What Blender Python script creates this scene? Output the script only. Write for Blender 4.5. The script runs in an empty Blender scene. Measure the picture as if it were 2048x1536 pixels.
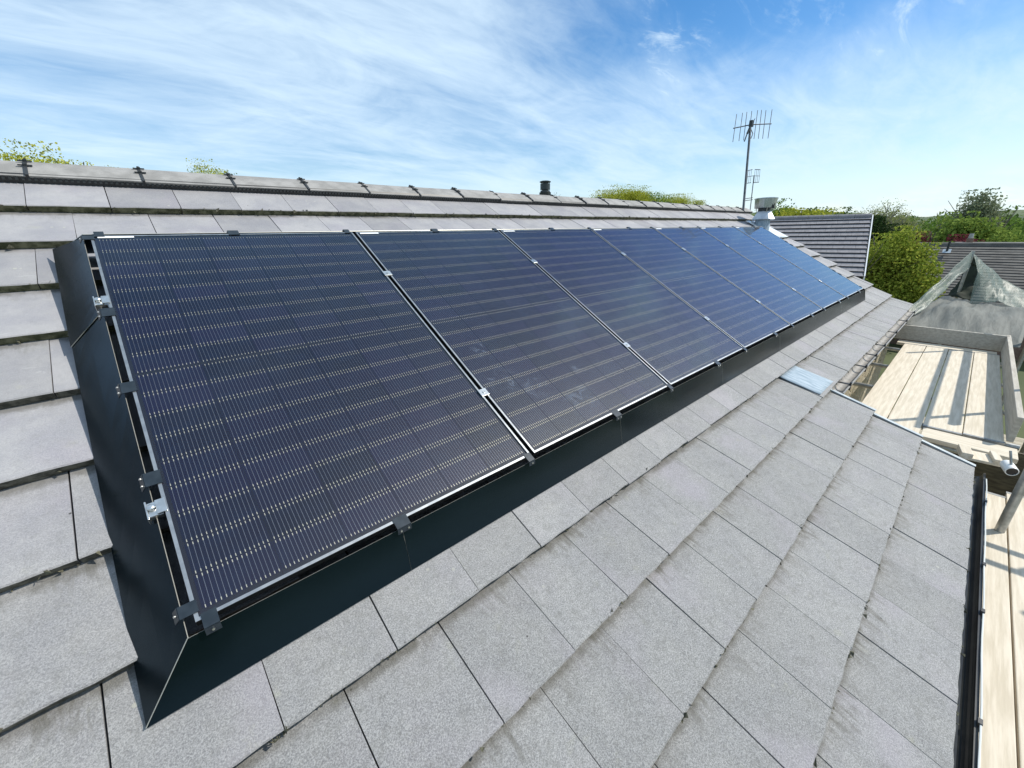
import bpy, math, random
import numpy as np
from mathutils import Matrix, Vector
random.seed(7); rng = np.random.default_rng(7)
SC = bpy.context.scene
COL = SC.collection
R_ = math.radians
# ------------------------------------------------------------------ camera
# solved from the seven 1762 x 1134 mm modules: roof frame x = along ridge, v = down the slope, n = out of the roof
PITCH = R_(30.0)
FPX = 811.752
RV = np.array([-0.6629685, -0.5630845, -0.4976023])
CV = np.array([0.094975, 2.2373025, -1.2747268])
def rod(r):
    th = np.linalg.norm(r); k = r/th
    K = np.array([[0,-k[2],k[1]],[k[2],0,-k[0]],[-k[1],k[0],0]])
    return np.eye(3)+math.sin(th)*K+(1-math.cos(th))*K@K
RC = rod(RV)
ca, sa = math.cos(PITCH), math.sin(PITCH)
MW = np.array([[1,0,0],[0,-ca,sa],[0,-sa,-ca]])
CW = MW@CV
def P(x, v, n=0.0): return Vector(MW@np.array([x, v, -n]))
def ray(px, py): return MW@(RC.T@np.array([(px-1024)/FPX, (py-768)/FPX, 1.0]))
def atx(px, py, X): d = ray(px,py); return Vector(CW+d*((X-CW[0])/d[0]))
def aty(px, py, Y): d = ray(px,py); return Vector(CW+d*((Y-CW[1])/d[1]))
def atz(px, py, Z): d = ray(px,py); return Vector(CW+d*((Z-CW[2])/d[2]))
def dep(px, py, t): return Vector(CW+ray(px,py)*t)
cam_d = bpy.data.cameras.new('camera'); cam = bpy.data.objects.new('camera', cam_d); COL.objects.link(cam)
cam_d.sensor_width = 36; cam_d.lens = FPX/2048*36; cam_d.clip_start = 0.02; cam_d.clip_end = 5000
Rw = MW@RC.T
cm = np.stack([Rw[:,0], -Rw[:,1], -Rw[:,2]], 1)
m4 = Matrix([list(cm[i])+[CW[i]] for i in range(3)]+[[0,0,0,1]])
cam.matrix_world = m4
SC.camera = cam
SC.render.resolution_x = 1024; SC.render.resolution_y = 768
SC.view_settings.view_transform = 'Standard'; SC.view_settings.look = 'None'
SC.view_settings.gamma = 1; SC.view_settings.use_curve_mapping = False
SC.view_settings.exposure = 0.37
# ------------------------------------------------------------------ sun and sky
SUN = (P(0.7, 0.0, 1.0)-P(0,0,0)).normalized()
sun_d = bpy.data.lights.new('sun', 'SUN'); sun_d.energy = 3.9; sun_d.angle = R_(0.55); sun_d.color = (1.0, 0.945, 0.85)
sun = bpy.data.objects.new('sun', sun_d); COL.objects.link(sun)
sun.rotation_euler = SUN.to_track_quat('Z', 'Y').to_euler()
W = bpy.data.worlds.new('World'); SC.world = W; W.use_nodes = True
nt = W.node_tree; nt.nodes.clear()
def N(t, ty, **kw):
    n = t.nodes.new(ty)
    for k, v in kw.items():
        if k.startswith('i_'):
            key = k[2:]
            n.inputs[int(key) if key.isdigit() else key.replace('_',' ')].default_value = v
        else: setattr(n, k, v)
    return n
def mth(t, op, a, b=None, clamp=False):
    n = t.nodes.new('ShaderNodeMath'); n.operation = op; n.use_clamp = clamp
    for i, s in enumerate((a, b)):
        if s is None: continue
        if isinstance(s, (int, float)): n.inputs[i].default_value = s
        else: t.links.new(s, n.inputs[i])
    return n.outputs[0]
def mixc(t, fac, a, b, mode='MIX'):
    n = t.nodes.new('ShaderNodeMix'); n.data_type = 'RGBA'; n.blend_type = mode
    for idx, s in ((0, fac), (6, a), (7, b)):
        if isinstance(s, (int, float)): n.inputs[idx].default_value = s
        elif isinstance(s, tuple): n.inputs[idx].default_value = s if len(s) == 4 else s+(1,)
        else: t.links.new(s, n.inputs[idx])
    return n.outputs[2]
def ramp(t, src, p0, p1, smooth=True):
    n = t.nodes.new('ShaderNodeMapRange'); n.interpolation_type = 'SMOOTHSTEP' if smooth else 'LINEAR'
    n.inputs[1].default_value = p0; n.inputs[2].default_value = p1
    t.links.new(src, n.inputs[0]); return n.outputs[0]
def noise(t, vec, scale, detail=4, rough=.5, dist=0.0):
    n = t.nodes.new('ShaderNodeTexNoise'); n.inputs['Scale'].default_value = scale; n.inputs['Detail'].default_value = detail
    n.inputs['Roughness'].default_value = rough; n.inputs['Distortion'].default_value = dist
    if vec is not None: t.links.new(vec, n.inputs['Vector'])
    return n.outputs['Fac']
def vmap(t, vec, scale=(1,1,1), loc=(0,0,0), rot=(0,0,0)):
    n = t.nodes.new('ShaderNodeMapping'); n.inputs['Scale'].default_value = scale
    n.inputs['Location'].default_value = loc; n.inputs['Rotation'].default_value = rot
    t.links.new(vec, n.inputs['Vector']); return n.outputs['Vector']
sky = N(nt, 'ShaderNodeTexSky', sky_type='NISHITA', sun_disc=False)
sky.sun_elevation = math.asin(SUN.z); sky.sun_rotation = math.atan2(SUN.x, SUN.y)
sky.altitude = 100; sky.air_density = 1.0; sky.dust_density = 0.6; sky.ozone_density = 2.0
tc = N(nt, 'ShaderNodeTexCoord'); sep = N(nt, 'ShaderNodeSeparateXYZ'); nt.links.new(tc.outputs['Generated'], sep.inputs[0])
zc = mth(nt, 'MAXIMUM', sep.outputs[2], 0.0); den = mth(nt, 'ADD', zc, 0.16)
cmb = N(nt, 'ShaderNodeCombineXYZ')
nt.links.new(mth(nt, 'DIVIDE', sep.outputs[0], den), cmb.inputs[0]); nt.links.new(mth(nt, 'DIVIDE', sep.outputs[1], den), cmb.inputs[1])
uv = cmb.outputs[0]
big = noise(nt, vmap(nt, uv, (0.42,0.42,1), (3.1,0.4,0)), 1.0, 3, .5)
wisp = noise(nt, vmap(nt, uv, (1.0,1.9,1), (0.3,1.7,0), (0,0,R_(38))), 1.25, 9, .60, .7)
fine = noise(nt, vmap(nt, uv, (1.5,4.2,1), (5,2,0), (0,0,R_(24))), 2.0, 9, .62, .9)
# the open blue gap lies towards the sun's side (east), the veil of thin cloud over the rest
dotn = N(nt, 'ShaderNodeVectorMath', operation='DOT_PRODUCT'); nt.links.new(tc.outputs['Generated'], dotn.inputs[0])
gd = Vector(ray(1830, 40)).normalized(); dotn.inputs[1].default_value = gd
gap = mth(nt, 'MULTIPLY', ramp(nt, dotn.outputs['Value'], 0.80, 0.975), ramp(nt, zc, 0.14, 0.40))
cov = mth(nt, 'ADD', mth(nt, 'MULTIPLY', big, 0.55), mth(nt, 'MULTIPLY', wisp, 0.75))
cov = mth(nt, 'ADD', cov, mth(nt, 'MULTIPLY', fine, 0.28))
cov = mth(nt, 'SUBTRACT', mth(nt, 'ADD', cov, 0.14), mth(nt, 'MULTIPLY', gap, 0.46))
mask = ramp(nt, cov, 0.46, 1.27)
mask = mth(nt, 'MULTIPLY', mask, 0.95)
wsp = ramp(nt, mth(nt, 'ADD', mth(nt, 'MULTIPLY', wisp, 0.55), mth(nt, 'MULTIPLY', fine, 0.55)), 0.515, 0.76)
mask = mth(nt, 'MAXIMUM', mask, mth(nt, 'MULTIPLY', wsp, 0.85))
hzn = ramp(nt, zc, 0.20, 0.0)
mask = mth(nt, 'MAXIMUM', mask, mth(nt, 'MULTIPLY', hzn, 0.42))
SKY_GAIN = N(nt, 'ShaderNodeHueSaturation'); SKY_GAIN.inputs['Saturation'].default_value = 1.38; SKY_GAIN.inputs['Value'].default_value = 1.0
nt.links.new(sky.outputs[0], SKY_GAIN.inputs['Color'])
skc = mixc(nt, mask, SKY_GAIN.outputs[0], (5.3, 6.6, 7.7))
bg = N(nt, 'ShaderNodeBackground'); bg.inputs['Strength'].default_value = 0.115; nt.links.new(skc, bg.inputs['Color'])
out = N(nt, 'ShaderNodeOutputWorld'); nt.links.new(bg.outputs[0], out.inputs['Surface'])
# ------------------------------------------------------------------ helpers
def new_mat(name):
    m = bpy.data.materials.new(name); m.use_nodes = True; t = m.node_tree
    b = t.nodes['Principled BSDF']; return m, t, b
def coords(t, kind='Object', rand=True):
    c = t.nodes.new('ShaderNodeTexCoord'); v = c.outputs[kind]
    if rand:
        oi = t.nodes.new('ShaderNodeObjectInfo'); ad = t.nodes.new('ShaderNodeVectorMath'); ad.operation = 'ADD'
        cb = t.nodes.new('ShaderNodeCombineXYZ')
        t.links.new(mth(t, 'MULTIPLY', oi.outputs['Random'], 37.0), cb.inputs[0]); t.links.new(mth(t, 'MULTIPLY', oi.outputs['Random'], 91.0), cb.inputs[1])
        t.links.new(v, ad.inputs[0]); t.links.new(cb.outputs[0], ad.inputs[1]); v = ad.outputs[0]
    return v
def bump(t, b, h, dist=.002, strength=1.0):
    n = t.nodes.new('ShaderNodeBump'); n.inputs['Distance'].default_value = dist; n.inputs['Strength'].default_value = strength
    t.links.new(h, n.inputs['Height']); t.links.new(n.outputs[0], b.inputs['Normal'])
def mat(name, ca_, cb_=None, scale=8, rough=.6, metal=0, spec=.5, bumpd=0, detail=5, stretch=(1,1,1), rand=True, p=(.35,.65), rvar=0.0):
    m, t, b = new_mat(name); b.inputs['Roughness'].default_value = rough; b.inputs['Metallic'].default_value = metal
    b.inputs['Specular IOR Level'].default_value = spec
    if cb_ is None: b.inputs['Base Color'].default_value = ca_+(1,); return m
    v = vmap(t, coords(t, rand=rand), stretch); nz = noise(t, v, scale, detail, .6)
    t.links.new(mixc(t, ramp(t, nz, *p), ca_, cb_), b.inputs['Base Color'])
    if rvar: t.links.new(mth(t, 'ADD', mth(t, 'MULTIPLY', nz, rvar), rough-rvar/2), b.inputs['Roughness'])
    if bumpd: bump(t, b, nz, bumpd)
    return m
def mesh_obj(name, verts, faces, mats, parent=None, loc=None, rot=None, fm=None, smooth=False):
    me = bpy.data.meshes.new(name); me.from_pydata([tuple(v) for v in verts], [], faces)
    for mm in (mats if isinstance(mats, (list, tuple)) else [mats]): me.materials.append(mm)
    if fm is not None: me.polygons.foreach_set('material_index', fm)
    if smooth: me.polygons.foreach_set('use_smooth', [True]*len(me.polygons))
    me.update()
    return put(name, me, parent, loc, rot)
def put(name, me, parent=None, loc=None, rot=None):
    o = bpy.data.objects.new(name, me); COL.objects.link(o)
    if parent: o.parent = parent
    if loc is not None: o.location = loc
    if rot is not None: o.rotation_euler = rot
    return o
def tag(o, label=None, cat=None, group=None, kind=None):
    if label: o['label'] = label
    if cat: o['category'] = cat
    if group: o['group'] = group
    if kind: o['kind'] = kind
    return o
def empty(name, loc, label, cat, group=None, rot=None):
    o = put(name, None, None, loc, rot); o.empty_display_size = .1
    return tag(o, label, cat, group)
class MB:
    def __init__(s): s.v = []; s.f = []; s.m = []
    def add(s, V, F, mi=0):
        k = len(s.v); s.v += [tuple(q) for q in V]; s.f += [tuple(i+k for i in q) for q in F]; s.m += [mi]*len(F); return s
    def box(s, x0, x1, y0, y1, z0, z1, mi=0):
        V = [(x,y,z) for z in (z0,z1) for y in (y0,y1) for x in (x0,x1)]
        return s.add(V, [(0,2,3,1),(4,5,7,6),(0,1,5,4),(2,6,7,3),(0,4,6,2),(1,3,7,5)], mi)
    def prism(s, A, B, mi=0):          # two matching loops (Vectors), caps + sides
        n = len(A); V = list(A)+list(B)
        F = [tuple(range(n))[::-1], tuple(range(n, 2*n))]+[(i,(i+1)%n,n+(i+1)%n,n+i) for i in range(n)]
        return s.add(V, F, mi)
    def tube(s, a, b, r, seg=10, mi=0, r2=None):
        a, b = Vector(a), Vector(b); d = (b-a).normalized(); u = d.orthogonal().normalized(); w = d.cross(u); r2 = r if r2 is None else r2
        A = [a+(u*math.cos(2*math.pi*i/seg)+w*math.sin(2*math.pi*i/seg))*r for i in range(seg)]
        B = [b+(u*math.cos(2*math.pi*i/seg)+w*math.sin(2*math.pi*i/seg))*r2 for i in range(seg)]
        return s.prism(A, B, mi)
    def lathe(s, prof, seg=28, mi=0, c=(0,0,0)):
        V = []; F = []
        for r, z in prof:
            V += [(c[0]+r*math.cos(2*math.pi*i/seg), c[1]+r*math.sin(2*math.pi*i/seg), c[2]+z) for i in range(seg)]
        for k in range(len(prof)-1):
            F += [(k*seg+i, k*seg+(i+1)%seg, (k+1)*seg+(i+1)%seg, (k+1)*seg+i) for i in range(seg)]
        F += [tuple(range(seg))[::-1], tuple(range((len(prof)-1)*seg, len(prof)*seg))]
        return s.add(V, F, mi)
    def build(s, name, mats, parent=None, loc=None, rot=None, smooth=False, angle=None):
        o = mesh_obj(name, s.v, s.f, mats, parent, loc, rot, s.m, smooth)
        return o
def bevel(o, w, seg=2):
    md = o.modifiers.new('bevel', 'BEVEL'); md.width = w; md.segments = seg; md.limit_method = 'ANGLE'; md.angle_limit = R_(40); return o
def autosmooth(o, ang=40):
    md = o.modifiers.new('edges', 'EDGE_SPLIT'); md.split_angle = R_(ang); return o
ROT = (PITCH, 0, 0)
GZ = -5.2
# ------------------------------------------------------------------ materials
def tile_material():
    m, t, b = new_mat('grey concrete roof tile')
    v = coords(t); g = t.nodes.new('ShaderNodeNewGeometry'); sp = t.nodes.new('ShaderNodeSeparateXYZ'); t.links.new(g.outputs['Position'], sp.inputs[0])
    old = ramp(t, sp.outputs[2], -0.35, -1.35)                      # coarser, more weathered towards the eaves
    oi = t.nodes.new('ShaderNodeObjectInfo')
    big_ = noise(t, v, 5.5, 4, .6); mid = noise(t, v, 26, 5, .6)
    base = mixc(t, ramp(t, big_, .3, .7), (.258,.256,.278), (.332,.326,.332))
    base = mixc(t, mth(t, 'MULTIPLY', ramp(t, noise(t, v, 3.1, 2, .5), .52, .72), .35), base, (.285,.258,.305))
    tint = mth(t, 'ADD', mth(t, 'MULTIPLY', oi.outputs['Random'], .26), .84)
    hsv = t.nodes.new('ShaderNodeHueSaturation'); t.links.new(base, hsv.inputs['Color']); t.links.new(tint, hsv.inputs['Value']); base = hsv.outputs[0]
    spk = noise(t, v, 250, 5, .8)
    grain = mixc(t, ramp(t, spk, .36, .64), (.075,.077,.072), (.43,.435,.415))
    base = mixc(t, mth(t, 'ADD', mth(t, 'MULTIPLY', old, .50), .10), base, grain)
    mot = noise(t, v, 34, 6, .75)
    base = mixc(t, mth(t, 'MULTIPLY', ramp(t, mot, .46, .70), mth(t, 'ADD', .15, mth(t, 'MULTIPLY', old, .35))), base, (.16,.16,.15))
    base = mixc(t, mth(t, 'MULTIPLY', ramp(t, noise(t, v, 2.2, 3, .6), .50, .72), mth(t, 'MULTIPLY', old, .35)), base, (.36,.33,.38))
    scf = noise(t, vmap(t, v, (9,26,1), (0,0,0), (0,0,.5)), 1.0, 5, .65, .8)
    base = mixc(t, mth(t, 'MULTIPLY', ramp(t, scf, .62, .78), mth(t, 'SUBTRACT', .62, mth(t, 'MULTIPLY', old, .45))), base, (.44,.44,.44))
    vl = N(t, 'ShaderNodeTexVoronoi'); t.links.new(v, vl.inputs['Vector']); vl.inputs['Scale'].default_value = 22
    lich = mth(t, 'MULTIPLY', ramp(t, vl.outputs['Distance'], .16, .09), ramp(t, noise(t, v, 4.0, 3, .6), .56, .66))
    base = mixc(t, mth(t, 'MULTIPLY', lich, .55), base, (.43,.43,.36))
    vd = N(t, 'ShaderNodeTexVoronoi'); t.links.new(vmap(t, v, (1,1,1), (3,7,0)), vd.inputs['Vector']); vd.inputs['Scale'].default_value = 13
    base = mixc(t, mth(t, 'MULTIPLY', mth(t, 'MULTIPLY', ramp(t, vd.outputs['Distance'], .055, .03), ramp(t, noise(t, v, 7, 2), .55, .6)), .85), base, (.03,.03,.028))
    moss = noise(t, v, 9, 6, .7)
    base = mixc(t, mth(t, 'MULTIPLY', ramp(t, moss, .60, .78), .28), base, (.34,.34,.22))
    # grime washed down from under the course above
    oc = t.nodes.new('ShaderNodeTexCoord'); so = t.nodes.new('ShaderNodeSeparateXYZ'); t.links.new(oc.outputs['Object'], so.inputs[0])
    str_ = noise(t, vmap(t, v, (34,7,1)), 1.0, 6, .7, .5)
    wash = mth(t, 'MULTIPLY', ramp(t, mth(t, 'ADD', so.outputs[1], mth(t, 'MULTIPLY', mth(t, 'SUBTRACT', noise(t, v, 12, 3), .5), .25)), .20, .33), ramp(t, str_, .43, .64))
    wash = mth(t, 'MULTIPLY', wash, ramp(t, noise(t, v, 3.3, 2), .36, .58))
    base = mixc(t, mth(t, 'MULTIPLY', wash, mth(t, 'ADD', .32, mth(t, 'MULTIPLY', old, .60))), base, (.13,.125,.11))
    lap_shade = mth(t, 'MULTIPLY', ramp(t, mth(t, 'ADD', so.outputs[1], mth(t, 'MULTIPLY', mth(t, 'SUBTRACT', noise(t, v, 30, 4, .7), .5), .05)), .288, .316), ramp(t, noise(t, v, 8, 3), .30, .55))  # dark band under the upper tile's edge, shade painted into the colour
    base = mixc(t, mth(t, 'MULTIPLY', lap_shade, .55), base, (.07,.066,.05))
    t.links.new(base, b.inputs['Base Color']); b.inputs['Roughness'].default_value = .78; b.inputs['Specular IOR Level'].default_value = .35
    hh = mth(t, 'ADD', mth(t, 'MULTIPLY', spk, mth(t, 'ADD', .25, old)), mth(t, 'MULTIPLY', mid, .8)); bump(t, b, hh, .0022)
    return m
M_TILE = tile_material()
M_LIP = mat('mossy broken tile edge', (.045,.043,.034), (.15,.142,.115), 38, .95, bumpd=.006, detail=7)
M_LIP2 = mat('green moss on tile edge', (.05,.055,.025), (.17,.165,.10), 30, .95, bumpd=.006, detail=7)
M_DECK = mat('dark underlay', (.02,.02,.02), (.035,.033,.03), 12, .95)
M_RIDGE = mat('weathered ridge tile', (.215,.210,.200), (.305,.298,.285), 9, .85, bumpd=.0015, detail=8)
M_BLACKP = mat('black plastic', (.018,.02,.022), (.03,.032,.034), 20, .45)
M_SKIRT = mat('black coated steel', (.0012,.0026,.0036), (.0022,.0042,.0056), 2.2, .18, spec=.46, rvar=.14, detail=6)
M_SKIRT.node_tree.nodes['Principled BSDF'].inputs['Specular Tint'].default_value = (.34,.70,1.0,1)
M_CLIP = mat('dark coated clip', (.014,.022,.030), (.024,.034,.044), 30, .32, metal=.2)
M_ALU = mat('anodised aluminium frame', (.30,.32,.34), (.40,.42,.43), 25, .38, metal=.85, stretch=(1,1,1))
M_STEEL = mat('bright steel', (.62,.62,.60), (.75,.75,.73), 40, .28, metal=1)
M_GALV = mat('galvanised tube', (.30,.31,.30), (.45,.46,.45), 18, .42, metal=.8, detail=7)
M_LEAD = mat('lead sheet', (.22,.29,.35), (.36,.43,.49), 7, .8, metal=.1, stretch=(9,1.5,1), bumpd=.002)
M_WHITE = mat('white label', (.80,.80,.80))
M_BSHEET = mat('black backsheet', (.0035,.0055,.017))
M_WOOD = mat('weathered scaffold board', (.53,.465,.36), (.66,.59,.48), 3.0, .85, bumpd=.002, detail=9, stretch=(1,14,14))
M_WOODE = mat('board end band', (.23,.24,.24), (.32,.33,.33), 20, .5, metal=.7)
M_STONE = None
def cell_mat():
    m, t, b = new_mat('monocrystalline cell'); oi = t.nodes.new('ShaderNodeObjectInfo')
    c = mixc(t, oi.outputs['Random'], (.0015,.003,.017), (.0075,.0065,.036))
    v = coords(t); c = mixc(t, mth(t, 'MULTIPLY', ramp(t, noise(t, v, 14, 3), .4, .7), .5), c, (.004,.009,.036))
    t.links.new(c, b.inputs['Base Color']); b.inputs['Roughness'].default_value = .45; b.inputs['Specular IOR Level'].default_value = .4
    return m
M_CELL = cell_mat()
M_WIRE = mat('tinned busbar wire', (.27,.29,.34), None, rough=.36, metal=.6)
M_PAD = mat('solder pad', (.56,.55,.47), None, rough=.4, metal=.4)
def glass_mat(smudge=False):
    m = bpy.data.materials.new('solar glass'); m.use_nodes = True; t = m.node_tree; t.nodes.clear()
    o = N(t, 'ShaderNodeOutputMaterial'); tr = N(t, 'ShaderNodeBsdfTransparent'); tr.inputs[0].default_value = (.97,.98,.985,1)
    gl = N(t, 'ShaderNodeBsdfGlossy'); gl.inputs['Roughness'].default_value = .05; gl.inputs['Color'].default_value = (.40,.72,1.0,1); fr = N(t, 'ShaderNodeFresnel'); fr.inputs['IOR'].default_value = 1.60
    arc = mth(t, 'MULTIPLY', mth(t, 'SUBTRACT', fr.outputs[0], .036), 1.037, clamp=True)   # anti-reflective coating
    mx = N(t, 'ShaderNodeMixShader'); t.links.new(arc, mx.inputs[0]); t.links.new(tr.outputs[0], mx.inputs[1]); t.links.new(gl.outputs[0], mx.inputs[2])
    v = coords(t, 'Object', True); df = N(t, 'ShaderNodeBsdfDiffuse'); df.inputs[0].default_value = (.42,.50,.62,1)
    d1 = ramp(t, noise(t, v, 2.1, 6, .65), .45, .85); d2 = ramp(t, noise(t, v, 9, 5, .7, 1.0), .64, .80); d3 = ramp(t, noise(t, v, 260, 2, .5), .73, .80)
    fac = mth(t, 'ADD', mth(t, 'ADD', mth(t, 'MULTIPLY', d1, .010), mth(t, 'MULTIPLY', mth(t, 'MULTIPLY', d2, d1), .06)), mth(t, 'MULTIPLY', d3, .10))
    if smudge:
        oc = t.nodes.new('ShaderNodeTexCoord'); tot_ = None
        for cx, cy, rad in ((.13,.40,.13),(.27,.30,.10),(.62,.33,.055),(.17,.62,.09),(.45,.16,.16)):
            dd = t.nodes.new('ShaderNodeVectorMath'); dd.operation = 'DISTANCE'; t.links.new(oc.outputs['Object'], dd.inputs[0]); dd.inputs[1].default_value = (cx,cy,0)
            mm = ramp(t, dd.outputs['Value'], rad, rad*.25); tot_ = mm if tot_ is None else mth(t, 'MAXIMUM', tot_, mm)
        fac = mth(t, 'ADD', fac, mth(t, 'MULTIPLY', mth(t, 'MULTIPLY', tot_, ramp(t, noise(t, oc.outputs['Object'], 16, 6, .7, 1.5), .46, .72)), .12))
    fac = mth(t, 'ADD', fac, .003)
    lw = N(t, 'ShaderNodeLayerWeight'); lw.inputs[0].default_value = .5
    fac = mth(t, 'MULTIPLY', fac, mth(t, 'ADD', 1.0, mth(t, 'MULTIPLY', lw.outputs['Facing'], 1.6)))
    m2 = N(t, 'ShaderNodeMixShader'); t.links.new(fac, m2.inputs[0]); t.links.new(mx.outputs[0], m2.inputs[1]); t.links.new(df.outputs[0], m2.inputs[2])
    t.links.new(m2.outputs[0], o.inputs[0]); return m
M_GLASS = glass_mat(); M_GLASS2 = glass_mat(True)
def leaf_mat(name, a, b_, trans=.25):
    m = bpy.data.materials.new(name); m.use_nodes = True; t = m.node_tree; t.nodes.clear()
    o = N(t, 'ShaderNodeOutputMaterial'); g = t.nodes.new('ShaderNodeNewGeometry')
    c = mixc(t, g.outputs['Random Per Island'], a, b_)
    d = N(t, 'ShaderNodeBsdfDiffuse'); tl = N(t, 'ShaderNodeBsdfTranslucent'); t.links.new(c, d.inputs[0]); t.links.new(c, tl.inputs[0])
    mx = N(t, 'ShaderNodeMixShader'); mx.inputs[0].default_value = trans; t.links.new(d.outputs[0], mx.inputs[1]); t.links.new(tl.outputs[0], mx.inputs[2])
    t.links.new(mx.outputs[0], o.inputs[0]); return m
# ------------------------------------------------------------------ ground and far hill
M_GROUND = mat('rough grass', (.055,.075,.025), (.09,.105,.04), .25, .95, rand=False)
mesh_obj('ground', [(-1500,-1500,GZ),(1500,-1500,GZ),(1500,1500,GZ),(-1500,1500,GZ)], [(0,1,2,3)], M_GROUND)['kind'] = 'structure'
# ------------------------------------------------------------------ our house
XR = 9.65; XE = 4.12; XL = -0.95
def hprof(v):                         # depth of the course lips below the plane of the module tops
    if v <= 2.066: return 0.12+(2.066-v)*0.0147
    return 0.12-(v-2.066)*0.1475
SL_UP = math.atan(0.0147); SL_LO = math.atan(0.1475)
HB = Vector((4.0, 0.0, GZ))
M_PATIO = mat('tan gravel yard', (.30,.26,.19), (.42,.37,.28), 6, .95, rand=False)
mesh_obj('yard', [(-8,-6,GZ+.004),(16,-6,GZ+.004),(16,5,GZ+.004),(-8,5,GZ+.004)], [(0,1,2,3)], M_PATIO)['kind'] = 'structure'
house = empty('house', HB, 'house whose grey tiled roof carries the solar panels', 'house')
def S(x, v, d=0.0): return P(x, v, -hprof(v)-d)    # point on the roof, d deeper
DK = 0.052
RV_ = -1.03                            # ridge line
rz = [S(0, RV_, DK), S(0, 2.066, DK), S(0, 2.36, DK), S(0, 3.31, DK)]
mb = MB()
yb = rz[0].y; back = (yb+3.6, rz[0].z-3.6*math.tan(PITCH))
def strip(x0, x1, pts, th=.05):
    A = [Vector((x0, q[0], q[1])) for q in pts]; B = [Vector((x1, q[0], q[1])) for q in pts]
    n = len(pts)
    for i in range(n-1):
        mb.add([A[i], B[i], B[i+1], A[i+1]], [(0,1,2,3)])
        dn = Vector((0,0,-th)); mb.add([A[i]+dn, B[i]+dn, B[i+1]+dn, A[i+1]+dn], [(3,2,1,0)])
yz = lambda q: (q.y, q.z)
strip(-3.0, XR-.02, [back, yz(rz[0]), yz(rz[1]), yz(rz[2])]); strip(-3.0, XE-.01, [yz(rz[2]), yz(rz[3])])
roof = mb.build('roof', M_DECK, house, -HB)
# tiles
GAUGE = .328; TW = .298
def tile_mesh(k, width=TW-.0035, wet=False):
    r = random.Random(100+k); n = 7; L = GAUGE+.045; sl = .118; th = .040
    xs = [width*i/(n-1) for i in range(n)]
    V = []; F = []; fm = []
    fr = [(x, (r.uniform(-.0022,.0022) if 0 < i < n-1 else 0), r.uniform(-.0012,.0008)) for i, x in enumerate(xs)]
    V += [(x, .004+dy, -sl*.004+dz*.4) for x, dy, dz in fr]                # top arris (slightly chamfered)
    V += [(x, dy, -.004+dz) for x, dy, dz in fr]                            # face of the lip, upper
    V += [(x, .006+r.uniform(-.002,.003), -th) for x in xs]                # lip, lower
    V += [(0, L, -sl*L), (width, L, -sl*L), (0, L, -sl*L-.012), (width, L, -sl*L-.012)]
    u0, u1, l0, l1 = 3*n, 3*n+1, 3*n+2, 3*n+3
    F.append(tuple(range(n))+(u1, u0)); fm.append(0)
    for i in range(n-1):
        F.append((i+n, i+n+1, i+1, i)); fm.append(0)
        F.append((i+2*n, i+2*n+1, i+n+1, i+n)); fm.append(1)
    F.append((0, u0, l0, 2*n, n)); fm.append(0); F.append((n-1, 2*n-1, 3*n-1, l1, u1)); fm.append(0)
    me = bpy.data.meshes.new('tile'); me.from_pydata(V, [], F)
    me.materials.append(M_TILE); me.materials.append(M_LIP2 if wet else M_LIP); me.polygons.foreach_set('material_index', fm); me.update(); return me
TM = [tile_mesh(k) for k in range(7)]; TMW = [tile_mesh(20+k, wet=True) for k in range(5)]
HALF = {}
def half_mesh(w):
    w = round(w, 3)
    if w not in HALF: HALF[w] = tile_mesh(50+len(HALF), w)
    return HALF[w]
rows = [-.56+GAUGE*k for k in range(9)]+[2.066+.316*k for k in range(1, 5)]
for k, v in enumerate(rows):
    phase = .095 if k % 2 == 0 else .24
    x1 = XR if k <= 9 else XE
    sl = SL_UP if k <= 8 else SL_LO
    x = phase-TW*4
    while x < x1-.03:
        w = min(TW, x1-x)
        hid = 3 <= k <= 7 and x > .02 and x+w < 8.05
        if k == 9 and 3.80 < x+.1 < 4.0: pass
        if not hid and x+w > XL:
            me = half_mesh(w-.0035) if w < TW-.01 else random.choice(TMW if k <= 3 else TM)
            jz = random.gauss(0, .0010)
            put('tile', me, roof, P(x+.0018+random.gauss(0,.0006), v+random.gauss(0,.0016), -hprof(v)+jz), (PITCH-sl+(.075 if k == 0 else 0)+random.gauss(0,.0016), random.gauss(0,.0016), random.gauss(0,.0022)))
        x += TW
# little heaps of grit and moss caught under the lips
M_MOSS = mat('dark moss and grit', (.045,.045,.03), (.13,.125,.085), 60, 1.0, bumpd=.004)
mb = MB()
for k, v in enumerate(rows):
    cnt = 420 if k in (0,1,2,3) else (260 if k < 8 else 420)
    for _ in range(cnt):
        x = random.uniform(XL, XR if k <= 9 else XE)
        if 3 <= k <= 7 and 0 < x < 8.05: continue
        if random.random() < .35: x = round((x-(.095 if k%2==0 else .24))/TW)*TW+(.095 if k%2==0 else .24)+random.gauss(0,.012)
        r = abs(random.gauss(.0035, .0022))+.0012
        c = P(x, v+random.uniform(-.004,.003), -hprof(v)-random.uniform(-.001,.036))
        q = [c+Vector((random.uniform(-1,1), random.uniform(-1,1), random.uniform(-1,1)))*r*1.5 for _ in range(4)]
        mb.add(q, [(0,1,2),(0,2,3),(0,3,1),(1,3,2)])
mo = mb.build('moss', M_MOSS, roof); mo['kind'] = 'stuff'
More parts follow.
